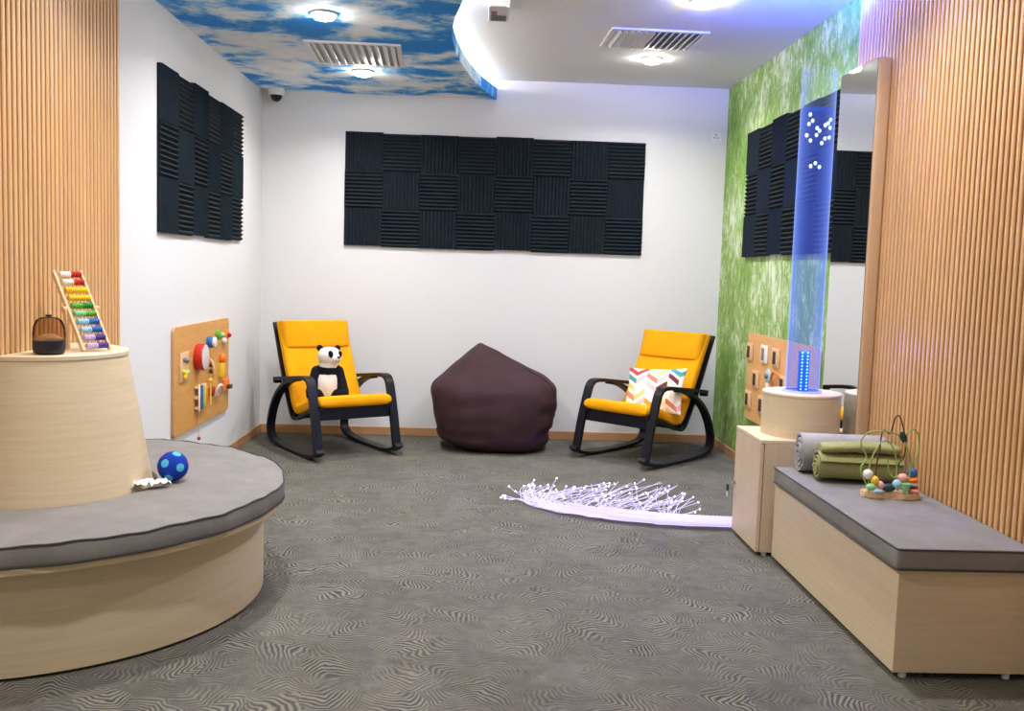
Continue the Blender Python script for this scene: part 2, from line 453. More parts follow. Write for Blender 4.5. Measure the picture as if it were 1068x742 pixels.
root = thing('ceiling_unit', 'small white box unit with grey underside hanging from the white ceiling', 'ceiling fixture', (.042, -2.27, ZC))
bm = bm_new(); add_box(bm, (-.06, -.16, -.075), (-.044, .15, 0), .003); add_box(bm, (.044, -.16, -.075), (.06, .15, 0), .003); add_box(bm, (-.044, -.16, -.07), (.044, .15, 0)); obj('housing', bm, white_pl, root)
bm = bm_new(); add_box(bm, (-.043, .04, -.074), (.043, .149, -.0702)); obj('grey_grille', bm, grey_pl, root)
bm = bm_new(); add_box(bm, (-.043, -.05, -.074), (-.012, .03, -.0702)); o = obj('red_reflection', bm, mat('dull_red', (170, 110, 120), .4), root)  # dull red patch painted in for reddish reflections on the underside

root = thing('security_camera', 'white dome security camera with black eye in the back left corner', 'camera', (-1.672, -.10, ZS))
bm = bm_new(); add_lathe(bm, [(0, 0), (.062, 0), (.064, -.02), (.06, -.045), (.05, -.052), (0, -.052)], 32, cap=False); obj('housing', bm, white_pl, root, 40)
bm = bm_new(); add_lathe(bm, [(.046, -.0525)] + [(.046*math.cos(a), -.0525-.05*math.sin(a)) for a in [k*PI/16 for k in range(1, 8)]] + [(0, -.1025)], 32, cap=True); obj('dome', bm, mat('camera_dome', (12, 18, 26), .1), root, 60)

root = thing('wall_socket', 'white wall socket high on the back wall near the green corner', 'socket', (1.886, 0, 2.532))
bm = bm_new(); add_box(bm, (-.044, -.010, -.044), (.044, -.0005, .044), .004); obj('plate', bm, white_pl, root)
for x, z in ((-.005, .022), (-.018, 0), (.008, 0)):
    bm = bm_new(); add_box(bm, (x-.005, -.012, z-.006), (x+.005, -.0102, z+.006)); obj('pin_slot', bm, mat('socket_slot', (120, 120, 100), .6), root)

root = thing('blue_spotlight', 'blue spotlight on the ceiling above the mirror, outside the photo', 'light', (1.62, -3.10, ZC))
bm = bm_new(); add_lathe(bm, [(0, 0), (.055, 0), (.055, -.03), (.04, -.034), (.04, -.06), (0, -.06)], 24, cap=False); obj('body', bm, white_pl, root, 40)
bm = bm_new(); add_ball(bm, (0, 0, -.078), .024); obj('bulb', bm, blue_lens, root, 60)
ld = bpy.data.lights.new('blue_lamp', 'SPOT'); ld.energy = 230; ld.color = (.02, .08, 1); ld.shadow_soft_size = .03
ld.spot_size = math.radians(150); ld.spot_blend = .5
lo = bpy.data.objects.new('blue_lamp', ld); COL.objects.link(lo); lo.parent = root; lo.location = (0, .0, -.16)
lo.rotation_euler = Vector((.06, .42, .9)).to_track_quat('-Z', 'Y').to_euler()

# ------------------------------------------------------------------ acoustic foam tiles
T = .305
def foam_mesh():
    bm = bm_new(); t = T-.001; n = 10
    prof = [(-t/2, 0), (-t/2, .012)]
    for i in range(n):
        a = -t/2 + i*t/n; p = t/n
        prof += [(a+p*.2, .018), (a+p*.5, .031), (a+p*.8, .018), (a+p, .012)]
    prof += [(t/2, 0)]
    pts = prof
    A = [bm.verts.new((-t/2, -d, h)) for h, d in pts]; B = [bm.verts.new((t/2, -d, h)) for h, d in pts]
    k = len(pts)
    for i in range(k):
        bm.faces.new((A[i], A[(i+1) % k], B[(i+1) % k], B[i]))
    bm.faces.new(A); bm.faces.new(list(reversed(B)))
    return bm
tile0 = obj('foam_tile', foam_mesh(), foam)
first_tile = [tile0]
ROWN = ['top', 'middle', 'bottom']
def tiles(ncol, place, rz, wallname, start):
    for r in range(3):
        for c in range(ncol):
            o = first_tile.pop() if first_tile else tile0.copy()
            if o is not tile0: COL.objects.link(o)
            horiz = (r+c) % 2 == 1
            jz = rnd.uniform(-.0012, .0012)
            o.location = place(c, r, jz)
            o.rotation_euler = (0, (0 if horiz else PI/2), rz) if abs(rz) < 1e-6 else (0, 0 if horiz else PI/2, rz)
            tag(o, 'charcoal foam tile with %s ridges, %s row, %s from the %s, %s' % ('level' if horiz else 'upright', ROWN[r], ORD[c], start, wallname), 'acoustic tile', 'acoustic foam tiles on the ' + wallname)
tiles(8, lambda c, r, j: (-1.1337+T*(c+.5), -.001, 2.468-T*(r+.5)+(.007 if c in (0, 4) else 0)+j), 0, 'back wall', 'left end')
tiles(6, lambda c, r, j: (XL+.001, -2.5557+T*(c+.5), 2.457-T*(r+.5)+j+(.009 if c in (2, 5) else 0)), PI/2, 'left wall', 'camera end')
tiles(6, lambda c, r, j: (XR-.001, -.7243-T*(c+.5), 2.466-T*(r+.5)+j+(.010 if c == 2 else 0)), -PI/2, 'green wall', 'back corner')

# ------------------------------------------------------------------ round bench on the left
BC = (-1.83, -3.985); CC = (-1.785, -4.035); XCUT = -1.782
def cut(bm):
    bmesh.ops.bisect_plane(bm, geom=bm.verts[:]+bm.edges[:]+bm.faces[:], plane_co=(XCUT, 0, 0), plane_no=(-1, 0, 0), clear_outer=True)
    bmesh.ops.holes_fill(bm, edges=[e for e in bm.edges if e.is_boundary], sides=0)
    return bm
root = thing('round_bench', 'curved pale oak bench built around the cone at the left wall', 'bench', (0, 0, 0))
bm = bm_new(); add_lathe(bm, [(.0, .012), (.912, .012), (.912, .372), (0, .372)], 96, BC, cap=False); obj('base', cut(bm), oak_h, root, 30)
bm = bm_new(); add_lathe(bm, [(.0, 0), (.885, 0), (.885, .012), (0, .012)], 96, BC, cap=False); obj('shadow_gap', cut(bm), dark_pl, root, 30)  # dark disc put in as the shadow gap under the base
bm = bm_new(); add_lathe(bm, [(.0, .372), (.984, .372), (.988, .376), (.988, .394), (.984, .398), (0, .398)], 96, BC, cap=False); obj('seat_board', cut(bm), oak_h, root, 30)
bm = bm_new(); add_lathe(bm, [(0, .3985), (.44, .3985), (.332, 1.0), (0, 1.0)], 72, CC, cap=False)
rootc = thing('cone_column', 'tall tapering oak cone standing in the round bench at the left wall', 'column', (0, 0, 0))
obj('body', cut(bm), oak_h, rootc, 30)
bm = bm_new(); add_lathe(bm, [(0, 1.0003), (.334, 1.0003), (.336, 1.003), (.336, 1.017), (.333, 1.02), (0, 1.02)], 72, CC, cap=False); obj('top_board', cut(bm), oak_top, rootc, 30)
# ring cushion
bm = bm_new()
NS = 110
prof = [(.505, .3995), (.985, .3995), (.995, .404), (.998, .412), (.998, .462), (.994, .471), (.984, .475), (.75, .479), (.52, .475), (.5, .471), (.497, .462), (.497, .405)]
rings = []
for i in range(NS):
    a = 2*PI*i/NS; ring = []
    for k, (r, z) in enumerate(prof):
        wob = .006*math.sin(a*17+k*.2)*math.sin(a*5+1) if 1 <= k <= 6 else 0
        c = BC if r > .6 else (BC[0]*.35+CC[0]*.65, BC[1]*.35+CC[1]*.65)
        rr = r+wob if r > .6 else r-.045
        zz = z + (.004*math.sin(a*13+2)*math.sin(a*29) if k in (4, 5, 6) else 0)
        ring.append(bm.verts.new((c[0]+rr*math.cos(a), c[1]+rr*math.sin(a), zz)))
    rings.append(ring)
for i in range(NS):
    A, B = rings[i], rings[(i+1) % NS]
    for k in range(len(prof)):
        bm.faces.new((A[k], A[(k+1) % len(prof)], B[(k+1) % len(prof)], B[k]))
root = thing('ring_cushion', 'grey ring shaped seat cushion lying on the round bench', 'cushion', (0, 0, 0))
obj('pad', cut(bm), grey_cush, root, 35)
for zz, rr in ((.4725, .9975), (.4045, .9985)):
    bm = bm_new(); pts = []
    for i in range(90):
        a = -PI*.5 + PI*i/89
        pts.append((BC[0]+(rr+.006*math.sin(a*17+1)*math.sin(a*5+1))*math.cos(a), BC[1]+(rr+.006*math.sin(a*17+1)*math.sin(a*5+1))*math.sin(a), zz+.004*math.sin(a*13+2)*math.sin(a*29)*(zz > .45)))
    pts = [p for p in pts if p[0] > XCUT+.005]
    add_tube(bm, pts, .0035, 6); obj('piping', bm, pipe_m, root, 60)

# football
BP = (-1.275, -3.97, .479+.062)
root = thing('soft_ball', 'blue soft football with light blue patches on the round grey cushion', 'ball', BP)
root.rotation_euler = (.35, .2, .5)
bm = bm_new(); bmesh.ops.create_icosphere(bm, subdivisions=6, radius=.062)
ico = bm_new(); bmesh.ops.create_icosphere(ico, subdivisions=1, radius=1); dirs = [v.co.normalized() for v in ico.verts]; ico.free()
bm.faces.ensure_lookup_table()
for f in bm.faces:
    c = f.calc_center_median().normalized()
    k = max(range(12), key=lambda i: c.dot(dirs[i]))
    ang = math.acos(min(1, c.dot(dirs[k])))
    if ang < .285: f.material_index = 1 if (root.rotation_euler.to_matrix() @ dirs[k]).dot(Vector((.33, -.9, .25)).normalized()) > .45 else 2
for v in bm.verts:
    c = v.co.normalized(); d = sorted((c.dot(q) for q in dirs), reverse=True)
    v.co *= 1 - .02*max(0, 1-abs(d[0]-d[1])*14)
obj('shell', bm, [ball_b, ball_c, ball_r], root, 80)
# crumpled tissue
bm = bm_new()
bmesh.ops.create_grid(bm, x_segments=14, y_segments=6, size=.5)
r2 = random.Random(3)
for v in bm.verts:
    v.co = Vector((v.co.x*.15, v.co.y*.06, .010+abs(r2.gauss(0, .007))+.012*abs(math.sin(v.co.x*19))))
bmesh.ops.solidify(bm, geom=bm.faces[:], thickness=.002)
o = tag(obj('crumpled_tissue', bm, tissue_m, None, 80), 'crumpled white tissue between the blue ball and the cone', 'tissue'); o.location = (-1.325, -4.10, .480); o.rotation_euler = (0, 0, .55)

# speaker with smoked dome
SZ = 1.0205
root = thing('table_speaker', 'round black speaker with smoked dome on top of the wooden cone', 'speaker', (-1.655, -4.24, SZ))
bm = bm_new(); add_lathe(bm, [(0, 0), (.045, 0), (.054, .006), (.058, .02), (.058, .052), (0, .052)], 40, cap=False); obj('base', bm, mat('speaker_navy', (22, 26, 38), .5), root, 40)
bm = bm_new(); add_lathe(bm, [(.0575, .0525), (.058, .075), (.055, .105), (.046, .128), (.03, .139), (.0, .142)], 40, cap=False); obj('dome', bm, smoke_m, root, 80)
bm = bm_new(); add_lathe(bm, [(0, .0525), (.052, .0525), (.045, .062), (.02, .076), (0, .078)], 40, cap=False); obj('inner_cone', bm, mat('speaker_cone', (176, 150, 120), .5), root, 60)
bm = bm_new(); add_lathe(bm, [(0, .142), (.012, .1425), (.012, .149), (0, .151)], 20, cap=False); obj('cap', bm, dark_pl, root, 40)

# abacus
root = thing('abacus', 'leaning wooden abacus with rainbow bead rods on the cone top', 'abacus', (-1.568, -4.14, SZ))
d = Vector((.064, .102, 0)); W_ = d.length; d.normalize()
nrm = Vector((d.y, -d.x, 0)); up = (Vector((0, 0, .315)) - nrm*.190).normalized(); Lr = .358
Bm = Matrix((( d.x, up.x, 0, 0), (d.y, up.y, 0, 0), (d.z, up.z, 0, 0), (0, 0, 0, 1)))
fw = d.cross(up).normalized()
if fw.x < 0: fw = -fw
def AB(s, t, h=0): return d*s + up*t + fw*h + Vector((0, 0, .006))
def strut(bm, p, q, wv, hv):
    c = [p-wv-hv, p+wv-hv, p+wv+hv, p-wv+hv]; e = [q-wv-hv, q+wv-hv, q+wv+hv, q-wv+hv]
    a = [bm.verts.new(x) for x in c]; b = [bm.verts.new(x) for x in e]
    bm.faces.new(a); bm.faces.new(b)
    for i in range(4): bm.faces.new((a[i], a[(i+1) % 4], b[(i+1) % 4], b[i]))
for s in (0, W_):
    bm = bm_new(); strut(bm, AB(s, 0), AB(s, Lr), d*.005, fw*.008); obj('rail', bm, toy_w, root)
for s in (-.011, W_+.011):
    bm = bm_new(); p = AB(s, Lr*.52); q = Vector((p.x, p.y, .006)).lerp(Vector((0, 0, .006)) + d*s, .72) - nrm*.05; strut(bm, p, q, d*.004, nrm*.009); obj('stand_leg', bm, toy_w, root)
    bm = bm_new(); add_cyl(bm, AB(s-.010, Lr*.52), AB(s+.010, Lr*.52), .010, 14); obj('pivot_knob', bm, toy_w, root, 40)
rowcol = [(white_p, red_p), (white_p, red_p), (yel_p, yel_p), (yel_p, yel_p), (green_p, mat('deep_green_paint', (40, 140, 50), .4)), (lgreen_p, green_p), (lblue_p, blue_p), (lblue_p, blue_p), (lilac_p, purple_p), (lilac_p, purple_p)]
bead_me = {}
q0 = d.to_track_quat('Z', 'Y')
for i in range(10):
    t = Lr*(.955-.9*i/9)
    bm = bm_new(); add_cyl(bm, AB(0, t), AB(W_, t), .0018, 8); rod = obj('rod', bm, steel, root)
    for k in range(10):
        m = rowcol[i][0 if k < 5 else 1]
        s = W_*.18 + (W_*.80)*(k+.5)/10
        if m.name not in bead_me:
            bm = bm_new(); add_lathe(bm, [(.002, -.0049), (.009, -.0047), (.0125, -.002), (.0125, .002), (.009, .0047), (.002, .0049)], 14)
            o = obj('bead', bm, m, rod, 50); bead_me[m.name] = o.data
        else:
            o = bpy.data.objects.new('bead', bead_me[m.name]); COL.objects.link(o); o.parent = rod
        o.location = AB(s, t); o.rotation_mode = 'QUATERNION'; o.rotation_quaternion = q0

# ------------------------------------------------------------------ activity board on the left wall
def board(name, label, xw, sgn, y0, y1, z0, z1, m):
    root = thing(name, label, 'activity board', (xw, (y0+y1)/2, (z0+z1)/2))
    bm = bm_new(); w, h, r = (y1-y0)/2, (z1-z0)/2, .035
    poly = []
    for cx, cz, a0 in ((w-r, h-r, 0), (-w+r, h-r, 90), (-w+r, -h+r, 180), (w-r, -h+r, 270)):
        for k in range(6):
            a = math.radians(a0+18*k); poly.append((cx+r*math.cos(a), cz+r*math.sin(a)))
    A = [bm.verts.new((sgn*.001, y, z)) for y, z in poly]; B = [bm.verts.new((sgn*.018, y, z)) for y, z in poly]
    bm.faces.new(A); f = bm.faces.new(B)
    for i in range(len(poly)):
        g = bm.faces.new((A[i], A[(i+1) % len(poly)], B[(i+1) % len(poly)], B[i])); g.material_index = 1
    obj('panel', bm, [m, ply_edge], root, 30)
    return root
bl = board('busy_board', 'wooden activity board with toys fixed low on the white left wall', XL, 1, -2.315, -1.075, .35, 1.0, ply)
def LB(y, z, x=0): return Vector((.018+x*.7, y-(-2.315-1.075)/2, z-(.35+1.0)/2))
def on(bm_f, name, m, root=bl, smooth=40):
    bm = bm_new(); bm_f(bm); return obj(name, bm, m, root, smooth)
def cylX(bm, y, z, r, x0, x1, P=LB, bev=.004): add_cyl(bm, P(y, z, x0), P(y, z, x1), r, 28, bev)
def boxP(bm, y, z, hy, hz, x0, x1, P=LB, bev=.003):
    c0 = P(y-hy, z-hz, x0); c1 = P(y+hy, z+hz, x1)
    lo = [min(a, b) for a, b in zip(c0, c1)]; hi = [max(a, b) for a, b in zip(c0, c1)]
    add_box(bm, lo, hi, bev, 2)
p = on(lambda b: boxP(b, -2.13, .755, .085, .088, 0, .012), 'slider_plate', toy_w)
for (y, z, m) in ((-2.10, .79, grey_pl), (-2.15, .80, grey_pl), (-2.17, .73, yel_p), (-2.13, .715, yel_p), (-2.09, .72, lgreen_p), (-2.15, .695, yel_p)):
    on(lambda b: add_ball(b, LB(y, z, .020), .015, 12, 8), 'slider_bead', m, p, 80)
p = on(lambda b: cylX(b, -1.85, .79, .084, 0, .075), 'drum', red_p)
on(lambda b: cylX(b, -1.85, .79, .079, .0752, .08, LB, .002), 'drum_skin', drum_skin, p)
p = on(lambda b: (cylX(b, -1.605, .866, .038, 0, .05)), 'turning_knob', blue_p)
on(lambda b: cylX(b, -1.605, .866, .034, .0502, .075), 'knob_cap', white_p, p)
p = on(lambda b: cylX(b, -1.40, .90, .034, 0, .05), 'spinner', green_p)
on(lambda b: add_ball(b, LB(-1.40, .90, .055), .018, 14, 10), 'spinner_hub', lgreen_p, p, 80)
p = on(lambda b: cylX(b, -1.19, .885, .038, 0, .035), 'gear_wheel', orange_p)
on(lambda b: add_ball(b, LB(-1.19, .885, .045), .016, 14, 10), 'gear_hub', crim_p, p, 80)
on(lambda b: add_ball(b, LB(-1.25, .85, .02), .02, 14, 10), 'round_knob', white_p, bl, 80)
on(lambda b: add_tube(b, cr([LB(-1.60, .76, 0), LB(-1.63, .74, .05), LB(-1.635, .68, .07), LB(-1.62, .63, .05), LB(-1.60, .62, 0)], 6), .008), 'curved_handle', toy_w, bl, 80)
for z in (.71, .67):
    on(lambda b: add_ball(b, LB(-1.56, z, .016), .016, 12, 8), 'loose_bead', wdark_p, bl, 80)
p = on(lambda b: boxP(b, -1.304, .655, .036, .048, 0, .035), 'flip_block', yel_p)
on(lambda b: add_ball(b, LB(-1.30, .732, .022), .032, 16, 10, (.7, 1, 1)), 'flip_head', orange_p, p, 80)
# xylophone
p = on(lambda b: (boxP(b, -1.80, .535, .11, .010, .0, .03), boxP(b, -1.80, .60, .11, .008, 0, .03), boxP(b, -1.80, .47, .11, .008, 0, .03)), 'xylophone_frame', toy_w)
for i, m in enumerate((white_p, purple_p, blue_p, lgreen_p, yel_p, orange_p)):
    on(lambda b: boxP(b, -1.885+i*.033, .535, .0125, .085-.005*i, .0305, .042), 'xylophone_bar', m, p)
on(lambda b: (add_cyl(b, LB(-1.68, .46, .055), LB(-1.68, .62, .055), .006, 10), add_ball(b, LB(-1.68, .625, .055), .014, 12, 8)), 'mallet', yel_p, p)
on(lambda b: cylX(b, -1.555, .535, .034, 0, .04), 'dial', crim_p)
on(lambda b: (add_tube(b, cr([LB(-1.47, .50, .01), LB(-1.46, .56, .05), LB(-1.40, .55, .06), LB(-1.36, .50, .03), LB(-1.36, .48, 0)], 6), .01)), 'rope_loop', drum_skin, bl, 80)
p = on(lambda b: boxP(b, -1.17, .535, .07, .04, 0, .02), 'switch_plate', orange_p)
on(lambda b: boxP(b, -1.15, .52, .03, .014, .0205, .06), 'latch', wdark_p, p)
p = on(lambda b: add_tube(b, [LB(-1.835, .465, .008), LB(-1.834, .40, .012), LB(-1.833, .28, .012)], .0025, 6), 'pull_cord', pink_p)
on(lambda b: add_ball(b, LB(-1.833, .268, .012), .012, 12, 8), 'cord_bead', crim_p, p, 80)

# activity board on the green wall
brd = board('lock_board', 'wooden activity board with switch blocks low on the green wall', XR, -1, -2.45, -.985, .375, 1.0, ply2)
def RB(y, z, x=0): return Vector((-.018-x*.6, y-(-2.45-.985)/2, z-(.375+1.0)/2))
for (y, z, m, sm) in ((-1.06, .863, toy_w, slot_m), (-1.41, .875, white_p, grey_pl), (-1.667, .872, toy_w, slot_m), (-1.239, .681, toy_w, slot_m),
                      (-1.075, .518, toy_w, slot_m), (-1.407, .519, toy_w, slot_m), (-1.84, .71, toy_w, slot_m)):
    p = on(lambda b: boxP(b, y, z, .075, .062, 0, .02, RB, .006), 'switch_block', m, brd)
    on(lambda b: boxP(b, y+.012, z, .028, .042, .0202, .028, RB, .003), 'slot', sm, p)
p = on(lambda b: cylX(b, -1.524, .735, .05, 0, .02, RB), 'gear', lblue_p, brd)
on(lambda b: cylX(b, -1.524, .735, .018, .0202, .05, RB), 'gear_hub', grey_pl, p)
on(lambda b: boxP(b, -1.53, .66, .02, .03, 0, .03, RB), 'gear_tab', white_p, brd)
on(lambda b: add_tube(b, cr([RB(-1.62, .66, .01), RB(-1.63, .73, .03), RB(-1.70, .78, .04), RB(-1.78, .77, .03), RB(-1.8, .74, .01)], 6), .009), 'bent_handle', orange_p, brd, 80)

# ------------------------------------------------------------------ rocking chairs
def strip(bm, path, v0, v1, th):
    """bentwood strip in the local u-z plane: path of (u,z); swept between v0 and v1 sideways, thickness th. local x=v, y=-u"""
    P = [Vector((p[0], p[1])) for p in path]; n = len(P); rows = []
    for i, p in enumerate(P):
        t = (P[min(i+1, n-1)] - P[max(i-1, 0)]).normalized(); nn = Vector((-t.y, t.x))
        rows.append([bm.verts.new((v, -(q.x), q.y)) for v, q in ((v0, p-nn*th/2), (v1, p-nn*th/2), (v1, p+nn*th/2), (v0, p+nn*th/2))])
    for a, b in zip(rows, rows[1:]):
        for k in range(4): bm.faces.new((a[k], a[(k+1) % 4], b[(k+1) % 4], b[k]))
    bm.faces.new(rows[0]); bm.faces.new(list(reversed(rows[-1])))
def pad(bm, path, hw, th, pinch=.35, m=14, ends=.5):
    P = [Vector((p[0], p[1])) for p in path]; n = len(P); rings = []
    for i, p in enumerate(P):
        t = (P[min(i+1, n-1)] - P[max(i-1, 0)]).normalized(); nn = Vector((-t.y, t.x))
        e = min(i, n-1-i)/(n-1)*n
        k = 1 if e > 3 else (ends + (1-ends)*math.sqrt(max(0, 1-(1-e/3)**2)))
        ring = []
        for j in range(2*m):
            a = 2*PI*j/(2*m)
            ca, sa = math.cos(a), math.sin(a)
            x = math.copysign(abs(ca)**.22, ca)*hw; y = math.copysign(abs(sa)**pinch, sa)*th/2*k
            q = p + nn*y
            ring.append(bm.verts.new((x, -q.x, q.y)))
        rings.append(ring)
    for a, b in zip(rings, rings[1:]):
        for j in range(2*m): bm.faces.new((a[j], a[(j+1) % (2*m)], b[(j+1) % (2*m)], b[j]))
    bm.faces.new(rings[0]); bm.faces.new(list(reversed(rings[-1])))
def c2(pts, n=8): return [(p.x, p.y) for p in cr([(a, b, 0) for a, b in pts], n)]
def make_chair(label):
    root = thing('rocking_chair', label, 'chair', (0, 0, 0), 0, 'yellow rocking chairs')
    legpath = c2([(.415, .05), (.385, .17), (.345, .33), (.29, .50), (.268, .545), (.235, .570), (.18, .577), (.05, .566), (-.1, .548), (-.25, .530), (-.365, .514)], 6)
    rockpath = c2([(.03, .550), (-.10, .525), (-.22, .475), (-.34, .39), (-.43, .275), (-.478, .16), (-.476, .09), (-.44, .052), (-.36, .032), (-.18, .0165), (.02, .0125), (.2, .0135), (.33, .030), (.40, .052), (.452, .085)], 6)
    for s in (-1, 1):
        bm = bm_new(); strip(bm, legpath, s*.313-.032, s*.313+.032, .026); add_box(bm, (s*.313-.03, .335, .482), (s*.313+.03, .372, .503), .004); obj('armrest', bm, black_ch, root, 35)
        bm = bm_new(); strip(bm, rockpath, s*.313-.0315, s*.313+.0315, .025); obj('rocker', bm, black_ch, root, 35)
    bm = bm_new(); add_box(bm, (-.281, -.345, .285), (.281, -.322, .385), .004); obj('front_rail', bm, black_ch, root)
    bm = bm_new(); add_box(bm, (-.281, .10, .235), (.281, .122, .285), .004); add_box(bm, (-.281, .262, .49), (.281, .282, .545), .004); obj('rear_rail', bm, black_ch, root)
    fr = c2([(.36, .372), (.25, .352), (.08, .295), (-.03, .254), (-.10, .240), (-.15, .258), (-.19, .31), (-.27, .44), (-.36, .61), (-.445, .79), (-.515, .935)], 6)
    for s in (-1, 1):
        bm = bm_new(); strip(bm, fr, s*.268-.022, s*.268+.022, .022); obj('seat_frame', bm, black_ch, root, 35)
    bm = bm_new()
    for u, z in ((.2, .352), (.08, .308), (-.03, .268)):
        add_box(bm, (-.246, -u-.02, z-.006), (.246, -u+.02, z+.006), .002)
    for (u, z) in ((-.27, .455), (-.36, .625), (-.445, .805)):
        add_box(bm, (-.246, -.02, -.006), (.246, .02, .006), .002, mtx=Matrix.Translation((0, -u, z)) @ Matrix.Rotation(math.radians(62), 4, 'X'))
    obj('seat_slats', bm, black_ch, root)
    cp = c2([(.372, .418), (.30, .412), (.18, .385), (.06, .345), (-.03, .316), (-.085, .315), (-.125, .345), (-.175, .43), (-.25, .56), (-.34, .735), (-.42, .89), (-.447, .945)], 6)
    bm = bm_new(); pad(bm, cp, .284, .085, .5); seat = obj('seat_cushion', bm, yellow, root, 60)
    hp = c2([(-.358, .738), (-.364, .78), (-.380, .85), (-.398, .92), (-.406, .956)], 6)
    bm = bm_new(); pad(bm, hp, .277, .145, .8, ends=.12); obj('headrest', bm, yellow, root, 60)
    return root
CHA = (-1.089, -.687, 0); CHB = (1.255, -.703, 0); RA, RBz = .582, -.774
ch = make_chair('yellow and black rocking chair on the left, with a plush panda on it')
ch.location = CHA; ch.rotation_euler = (0, 0, RA)
dup(ch, CHB, RBz, 'yellow and black rocking chair on the right, with a patterned pillow on it')
def chair_pt(loc, rz, u, v, z):
    return Vector((loc[0] + v*math.cos(rz) + u*math.sin(rz), loc[1] + v*math.sin(rz) - u*math.cos(rz), z))

# plush panda
pp = chair_pt(CHA, RA, .05, -.085, .392)
root = thing('plush_panda', 'black and white plush panda sitting on the left yellow chair', 'soft toy', pp, .10)
root.rotation_euler = (-.12, 0, .18)
def capsule(bm, a, b, r0, r1):
    a, b = Vector(a), Vector(b)
    for k in range(9):
        t = k/8; add_ball(bm, a.lerp(b, t), r0+(r1-r0)*t, 14, 10)
bm = bm_new()
add_ball(bm, (0, 0, .12), 1, 24, 16, (.105, .085, .125))
add_ball(bm, (0, .004, .20), 1, 24, 16, (.092, .07, .07))
add_ball(bm, (.008, -.008, .262), 1, 24, 16, (.074, .064, .055))
add_ball(bm, (.012, -.02, .322), 1, 24, 16, (.088, .080, .074))
add_ball(bm, (.060, -.078, .302), 1, 16, 12, (.036, .034, .032))
for s in (-1, 1):
    capsule(bm, (s*.080, -.003, .212), (s*.118, -.05, .06), .042, .042)
    capsule(bm, (s*.065, -.03, .038), (s*.12, -.09, .036), .046, .038)
    add_ball(bm, (s*.066+.006, .004, .386), 1, 14, 10, (.026, .016, .026))
me = bpy.data.meshes.new('tmp'); bm.to_mesh(me); bm.free()
tmp = bpy.data.objects.new('tmp', me); COL.objects.link(tmp)
md = tmp.modifiers.new('r', 'REMESH'); md.mode = 'VOXEL'; md.voxel_size = .0065; md.use_smooth_shade = True
sm_ = tmp.modifiers.new('s', 'SMOOTH'); sm_.iterations = 6; sm_.factor = .6
dg = bpy.context.evaluated_depsgraph_get()
me2 = bpy.data.meshes.new_from_object(tmp.evaluated_get(dg)); bpy.data.objects.remove(tmp)
me2.name = 'body'; me2.materials.clear(); me2.materials.append(plush_w); me2.materials.append(plush_k)
def ell(c, r): return lambda p: (Vector(((p.x-c[0])/r[0], (p.y-c[1])/r[1], (p.z-c[2])/r[2])).length-1)*min(r)
def cap(a, b, r0, r1):
    a, b = Vector(a), Vector(b)
    def f(p):
        t = max(0, min(1, (p-a).dot(b-a)/(b-a).length_squared)); return (p-a.lerp(b, t)).length-(r0+(r1-r0)*t)
    return f
WH = [ell((0, 0, .12), (.105, .085, .125)), ell((.008, -.008, .262), (.074, .064, .055)), ell((.012, -.02, .322), (.088, .080, .074)), ell((.060, -.078, .302), (.036, .034, .032))]
BL = [ell((0, .004, .205), (.097, .078, .050))]
for q in (-1, 1):
    BL += [cap((q*.082, -.005, .215), (q*.125, -.05, .06), .046, .044), cap((q*.065, -.03, .038), (q*.12, -.09, .036), .046, .038), ell((q*.066+.006, .004, .388), (.028, .018, .028))]
for pl in me2.polygons:
    p = pl.center
    pl.material_index = 1 if min(f(p) for f in BL) < min(f(p) for f in WH)+.004 else 0
    pl.use_smooth = True
o = bpy.data.objects.new('body', me2); COL.objects.link(o); o.parent = root
hd = Matrix.Translation((.012, -.02, .322)) @ Matrix.Rotation(.62, 4, 'Z')
for s in (-1, 1):
    bm = bm_new(); add_ball(bm, (0, 0, 0), 1, 14, 10, (.021, .010, .029), Matrix.Rotation(s*.5, 4, 'Y'))
    bmesh.ops.transform(bm, matrix=hd @ Matrix.Translation((s*.040, -.070, .014)), verts=bm.verts[:])
    obj('eye_patch', bm, plush_k, root, 80)
bm = bm_new(); add_ball(bm, (.078, -.107, .314), 1, 12, 8, (.013, .010, .009)); obj('nose', bm, dark_pl, root, 80)
bm = bm_new(); add_tube(bm, cr([(.055, -.112, .290), (.072, -.111, .284), (.088, -.098, .290)], 5), .003, 6); obj('mouth', bm, grey_pl, root, 80)

